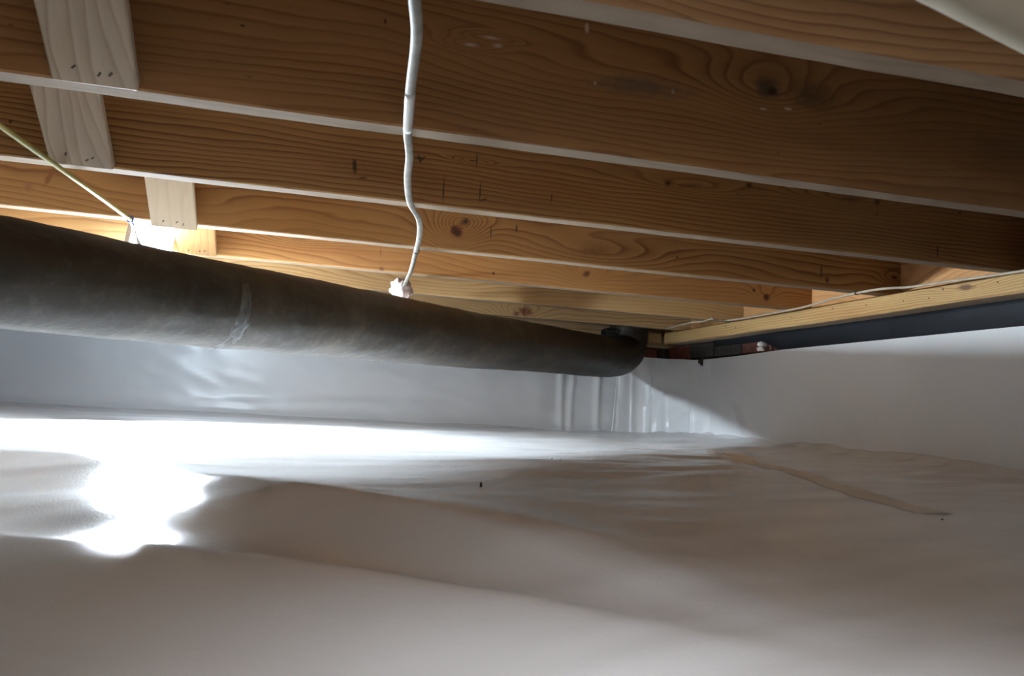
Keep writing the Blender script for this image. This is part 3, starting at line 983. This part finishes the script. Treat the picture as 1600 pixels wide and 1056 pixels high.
# two pale flecks of torn tape on the jacket side
for (x, y) in ((687, 524), (716, 531)):
    best = min(path, key=lambda q: (on_y(x, y, q.y)-q).length)
    c = on_y(x, y, best.y)
    v = (c-best); tv = ray(x, y); tv = Vector((tv[0], tv[1], tv[2])).normalized()
    bq = v.dot(tv); cc = v.length_squared-(DUCT_R+0.0015)**2
    disc = bq*bq-cc
    if disc > 0:
        h_ = c+tv*(-bq-math.sqrt(disc))
        mb = MB(); mb.obox(h_, (0.75, 0.3, 0.6), (0.0, 0.9, -0.3), (0.4, -0.6, 0.2), (0.005, 0.0012, 0.001), 0.0004)
        mb.build('tape_fleck', M['cable'], duct, origin=h_)

# ------------------------------------------------------------------ WORK LAMP behind the duct
LC = Vector((-0.380, 2.190, 0.302+ZC))
lamp = empty('work_lamp', LC)
tag(lamp, 'glaring white work lamp hung between joists behind the duct', 'lamp')
n_l = Vector((0.60, -0.79, -0.30)).normalized()
wx = Vector((0, 0, 1)).cross(n_l).normalized()
wz = n_l.cross(wx).normalized()
LW, LHh = 0.052, 0.112
mb = MB(); mb.obox(LC-wz*(LHh-0.083), wx, wz, n_l, (LW, 0.031, 0.003), 0.002)
tag(mb.build('diffuser', M['panel_light'], lamp, origin=LC), 'brightest lower half of the lamp face')
mb = MB(); mb.obox(LC+wz*0.0575, wx, wz, n_l, (LW, LHh-0.0575, 0.003), 0.002)
mb.build('upper_diffuser', M['panel_upper'], lamp, origin=LC)
mb = MB()
mb.obox(LC-n_l*0.0185, wx, wz, n_l, (LW+0.0015, LHh+0.004, 0.0145), 0.003)
mb.build('housing', M['white_plastic'], lamp, origin=LC)
M['glow'] = emit('rear_fill_glow', (0.56, 0.78, 1.0), 110.0)  # glowing panel added to brighten the far wall
mb = MB(); mb.obox(LC-n_l*0.0345-wz*0.035, wx, wz, n_l, (LW-0.006, 0.050, 0.002), 0.001)
tag(mb.build('rear_fill_panel', M['glow'], lamp, origin=LC), 'bluish glowing panel added behind the lamp, out of sight')
mb = MB()
mb.obox(LC+wz*0.0028+n_l*0.010+wx*(0.024 if wx.x > 0 else -0.024), wx, wz, n_l, (LW+0.030, 0.0012, 0.034), 0.0008)  # unseen plate added to keep lamp light off the neighbouring board
mb.build('added_shade_plate', M['white_plastic'], lamp, origin=LC)
mb = MB()
hk = LC-n_l*0.02+wz*(LHh+0.008)
top_z = H+JH-0.02
mb.tube(smooth_path([hk, hk+Vector((0.0, 0.0, 0.03)), Vector((LC.x, 2.262, H+0.14)), Vector((LC.x, 2.2745, H+0.15))], 8), 0.003, 8)
mb.build('hook', M['steel'], lamp, origin=hk)

# ------------------------------------------------------------------ CABLES
def under(x, y, dz=0.006): return on_z(x, y, H-dz)


cpts = [under(x, y, d) for x, y, d in ((646, -60, 0.010), (648, 0, 0.012), (651, 60, 0.014), (641, 145, 0.010), (637, 205, 0.006), (640, 245, 0.012), (637, 280, 0.012), (641, 318, 0.006), (655, 345, 0.010), (655, 372, 0.010), (650, 392, 0.0055), (643, 420, 0.008), (634, 441, 0.012), (628, 455, 0.014))]
cable = empty('white_cable', cpts[7])
tag(cable, 'white flat electrical cable running away under the joists to a pink foam plug', 'cable')
mb = MB(); mb.tube(smooth_path(cpts, 12), 0.0057, 14, flat=0.6)
mb.build('jacket', M['cable'], cable, origin=cpts[7], smooth=True)
M['lit_white'] = plain('lit_white_jacket', (0.50, 0.48, 0.44), 0.4, var=0.03)  # brighter colour stands in for light falling on this length
sp_ = smooth_path(cpts[3:5], 10)
mb = MB(); mb.tube(sp_, 0.0060, 14, flat=0.64, caps=True)
tag(mb.build('lit_section', M['lit_white'], cable, origin=sp_[3], smooth=True), 'length of cable jacket coloured brighter as if lit')
def staple(p, mat, axis=(1, 0, 0), w=0.007, drop=0.006, r=0.0012, parent=None, name='staple'):
    a = Vector(axis); q = Vector(p)
    mb = MB()
    mb.tube([q+a*w+Vector((0, 0, drop+0.004)), q+a*w+Vector((0, 0, -0.004)), q+a*w*0.4+Vector((0, 0, -0.0058)), q-a*w*0.4+Vector((0, 0, -0.0058)), q-a*w+Vector((0, 0, -0.004)), q-a*w+Vector((0, 0, drop+0.004))], r, 6, up=(0, 1, 0))
    return mb.build(name, mat, parent, origin=q)


staple(cpts[10], M['nail'], parent=cable)

# pink-white foam plug where the cable goes through the floor above the duct
fp = on_z(627, 452, H-0.020)
mb = MB()
def blob(u, v):
    a, e = u*2*math.pi, (v-0.5)*math.pi
    r = 0.030*(1+0.40*fbm(math.cos(a)*2.6, math.sin(a)*2.6, v*6, 3))
    return (fp.x+math.cos(a)*math.cos(e)*r*1.05, fp.y+math.sin(a)*math.cos(e)*r, fp.z+math.sin(e)*r*0.95)


mb.grid(blob, 30, 16)
fo = tag(mb.build('foam_plug', M['foam'], origin=fp, smooth=True), 'lump of pinkish white foam at the lower end of the white cable', 'foam plug')

# yellow cord to the lamp
ypts = [on_z(-140, 98, H-0.006), on_z(-60, 153, H-0.006), on_z(0, 196, H-0.008), on_z(80, 253, H-0.012), on_z(140, 296, H-0.014), on_z(203, 342, H-0.005)]
cord = empty('yellow_cord', ypts[3])
tag(cord, 'yellow extension cord stretched under the joists to the work lamp', 'cord')
yp2 = ypts+[on_y(207, 352, 1.95), on_y(213, 372, 2.02), on_y(219, 390, 2.06), LC-n_l*0.02-wx*(LW+0.011)+Vector((0, 0, 0.02))]
mb = MB(); mb.tube(smooth_path(ypts, 10), 0.0042, 12)
mb.build('jacket', M['yellow'], cord, origin=ypts[3], smooth=True)
mb = MB(); mb.tube(smooth_path(yp2[5:], 8), 0.0040, 12)  # lamp glare on the cord end is put into its colour
tag(mb.build('lead_end', M['cable'], cord, origin=yp2[6], smooth=True), 'cord end hanging to the lamp, coloured white as if lit')
mb = MB(); q = ypts[5]
mb.tube([q+Vector((0.006*math.cos(a), 0.0015*math.sin(a*2), 0.006*math.sin(a))) for a in [i*2*math.pi/14 for i in range(15)]], 0.0016, 6, up=(0, 1, 0))
mb.tube([q+Vector((0.004, 0.002, -0.004)), q+Vector((0.008, 0.004, -0.012)), q+Vector((0.007, 0.006, -0.022))], 0.0014, 6)
tag(mb.build('cable_tie', M['blue'], cord, origin=q), 'blue plastic tie')

# thin cable lying along the top edge of the sill beam
tp = [(lambda a, b_: a if a.z < H-0.0045 else b_)(on_x(x, y, BX0-0.004), on_z(x, y, H-0.0045)) for x, y in ((1040, 514), (1062, 508), (1082, 503.5), (1098, 502), (1112, 498), (1118, 499), (1135, 500.5), (1170, 496), (1210, 488.5), (1255, 480), (1300, 467), (1338, 458), (1380, 451), (1420, 448.5), (1480, 440), (1540, 432), (1610, 421.5), (1720, 404))]
tc_ = empty('thin_cable', tp[8])
tag(tc_, 'thin cream cable clipped along the upper edge of the sill beam', 'cable')
mb = MB(); mb.tube(smooth_path(tp, 8), 0.0034, 10)
mb.build('jacket', M['cable_tan'], tc_, origin=tp[8], smooth=True)
for i in (4, 11):
    q = tp[i]
    mb = MB(); mb.box(q-Vector((0.0045, 0.004, 0.0045)), q+Vector((0.0065, 0.004, 0.0045)), 0.0015)
    mb.build('clip', M['nail'] if i == 11 else M['cable_tan'], tc_, origin=q)

# ------------------------------------------------------------------ cream pipe crossing close overhead
e0, e1 = on_z(1430, 0, 0.255+ZC), on_z(1600, 85, 0.255+ZC)
PR = 0.033
C0 = Vector((0, 0, ZC))
nrm = (e0-C0).cross(e1-C0).normalized()
if nrm.z < 0: nrm = -nrm
a0, a1 = e0+nrm*PR, e1+nrm*PR
dirp = (a1-a0).normalized()
pA = a0-dirp*0.9; pB = a0+dirp*((RX-0.02-a0.x)/dirp.x)
pipe = empty('cream_pipe', a0)
tag(pipe, 'blurred cream pipe crossing close by in the upper right corner', 'pipe')
mb = MB(); mb.tube([pA+(pB-pA)*(i/30) for i in range(31)], PR, 40)
mb.build('pipe_wall', M['pipe'], pipe, origin=a0, smooth=True)
for tt in (-0.55, 0.62):
    q = a0+dirp*tt
    mb = MB()
    sd = dirp.cross(Vector((0, 0, 1))).normalized()
    ring = [q+sd*math.cos(a)*(PR+0.0015)+Vector((0, 0, 1))*math.sin(a)*(PR+0.0015) for a in [math.pi+i*math.pi/16 for i in range(17)]]
    pts_ = [Vector((ring[0].x, ring[0].y, H+0.0))]+ring+[Vector((ring[-1].x, ring[-1].y, H+0.0))]
    mb.tube(pts_, 0.0022, 6, up=tuple(dirp))
    mb.build('hanger_strap', M['steel'], pipe, origin=q)

# ------------------------------------------------------------------ specks of debris on the sheet
for (x, y, r, lab) in ((751, 761, 0.0022, 'dark sliver standing on the sheet in front of the bright patch'), (862, 717, 0.0020, 'small dark crumb on the sheet below the duct end'), (876, 718, 0.0016, 'tinier dark crumb just right of another crumb'),
                       (1472, 812, 0.0018, 'dark crumb at the near end of the seam tape'), (1304, 759, 0.0020, 'brown crumb lying on the seam tape')):
    p = floor_hit(x, y)
    mb = MB()
    tall = 3.0 if x == 751 else 0.8
    mb.tube([Vector((p.x, p.y, floor_z(p.x, p.y)-0.0005)), Vector((p.x+r*0.2, p.y, floor_z(p.x, p.y)+r*tall*0.6)), Vector((p.x, p.y, floor_z(p.x, p.y)+r*tall))], [r*0.7, r*0.8, r*0.25], 7)
    tag(mb.build('debris_crumb', M['speck'], origin=(p.x, p.y, floor_z(p.x, p.y))), lab, 'crumb', 'crumbs on the ground sheet')
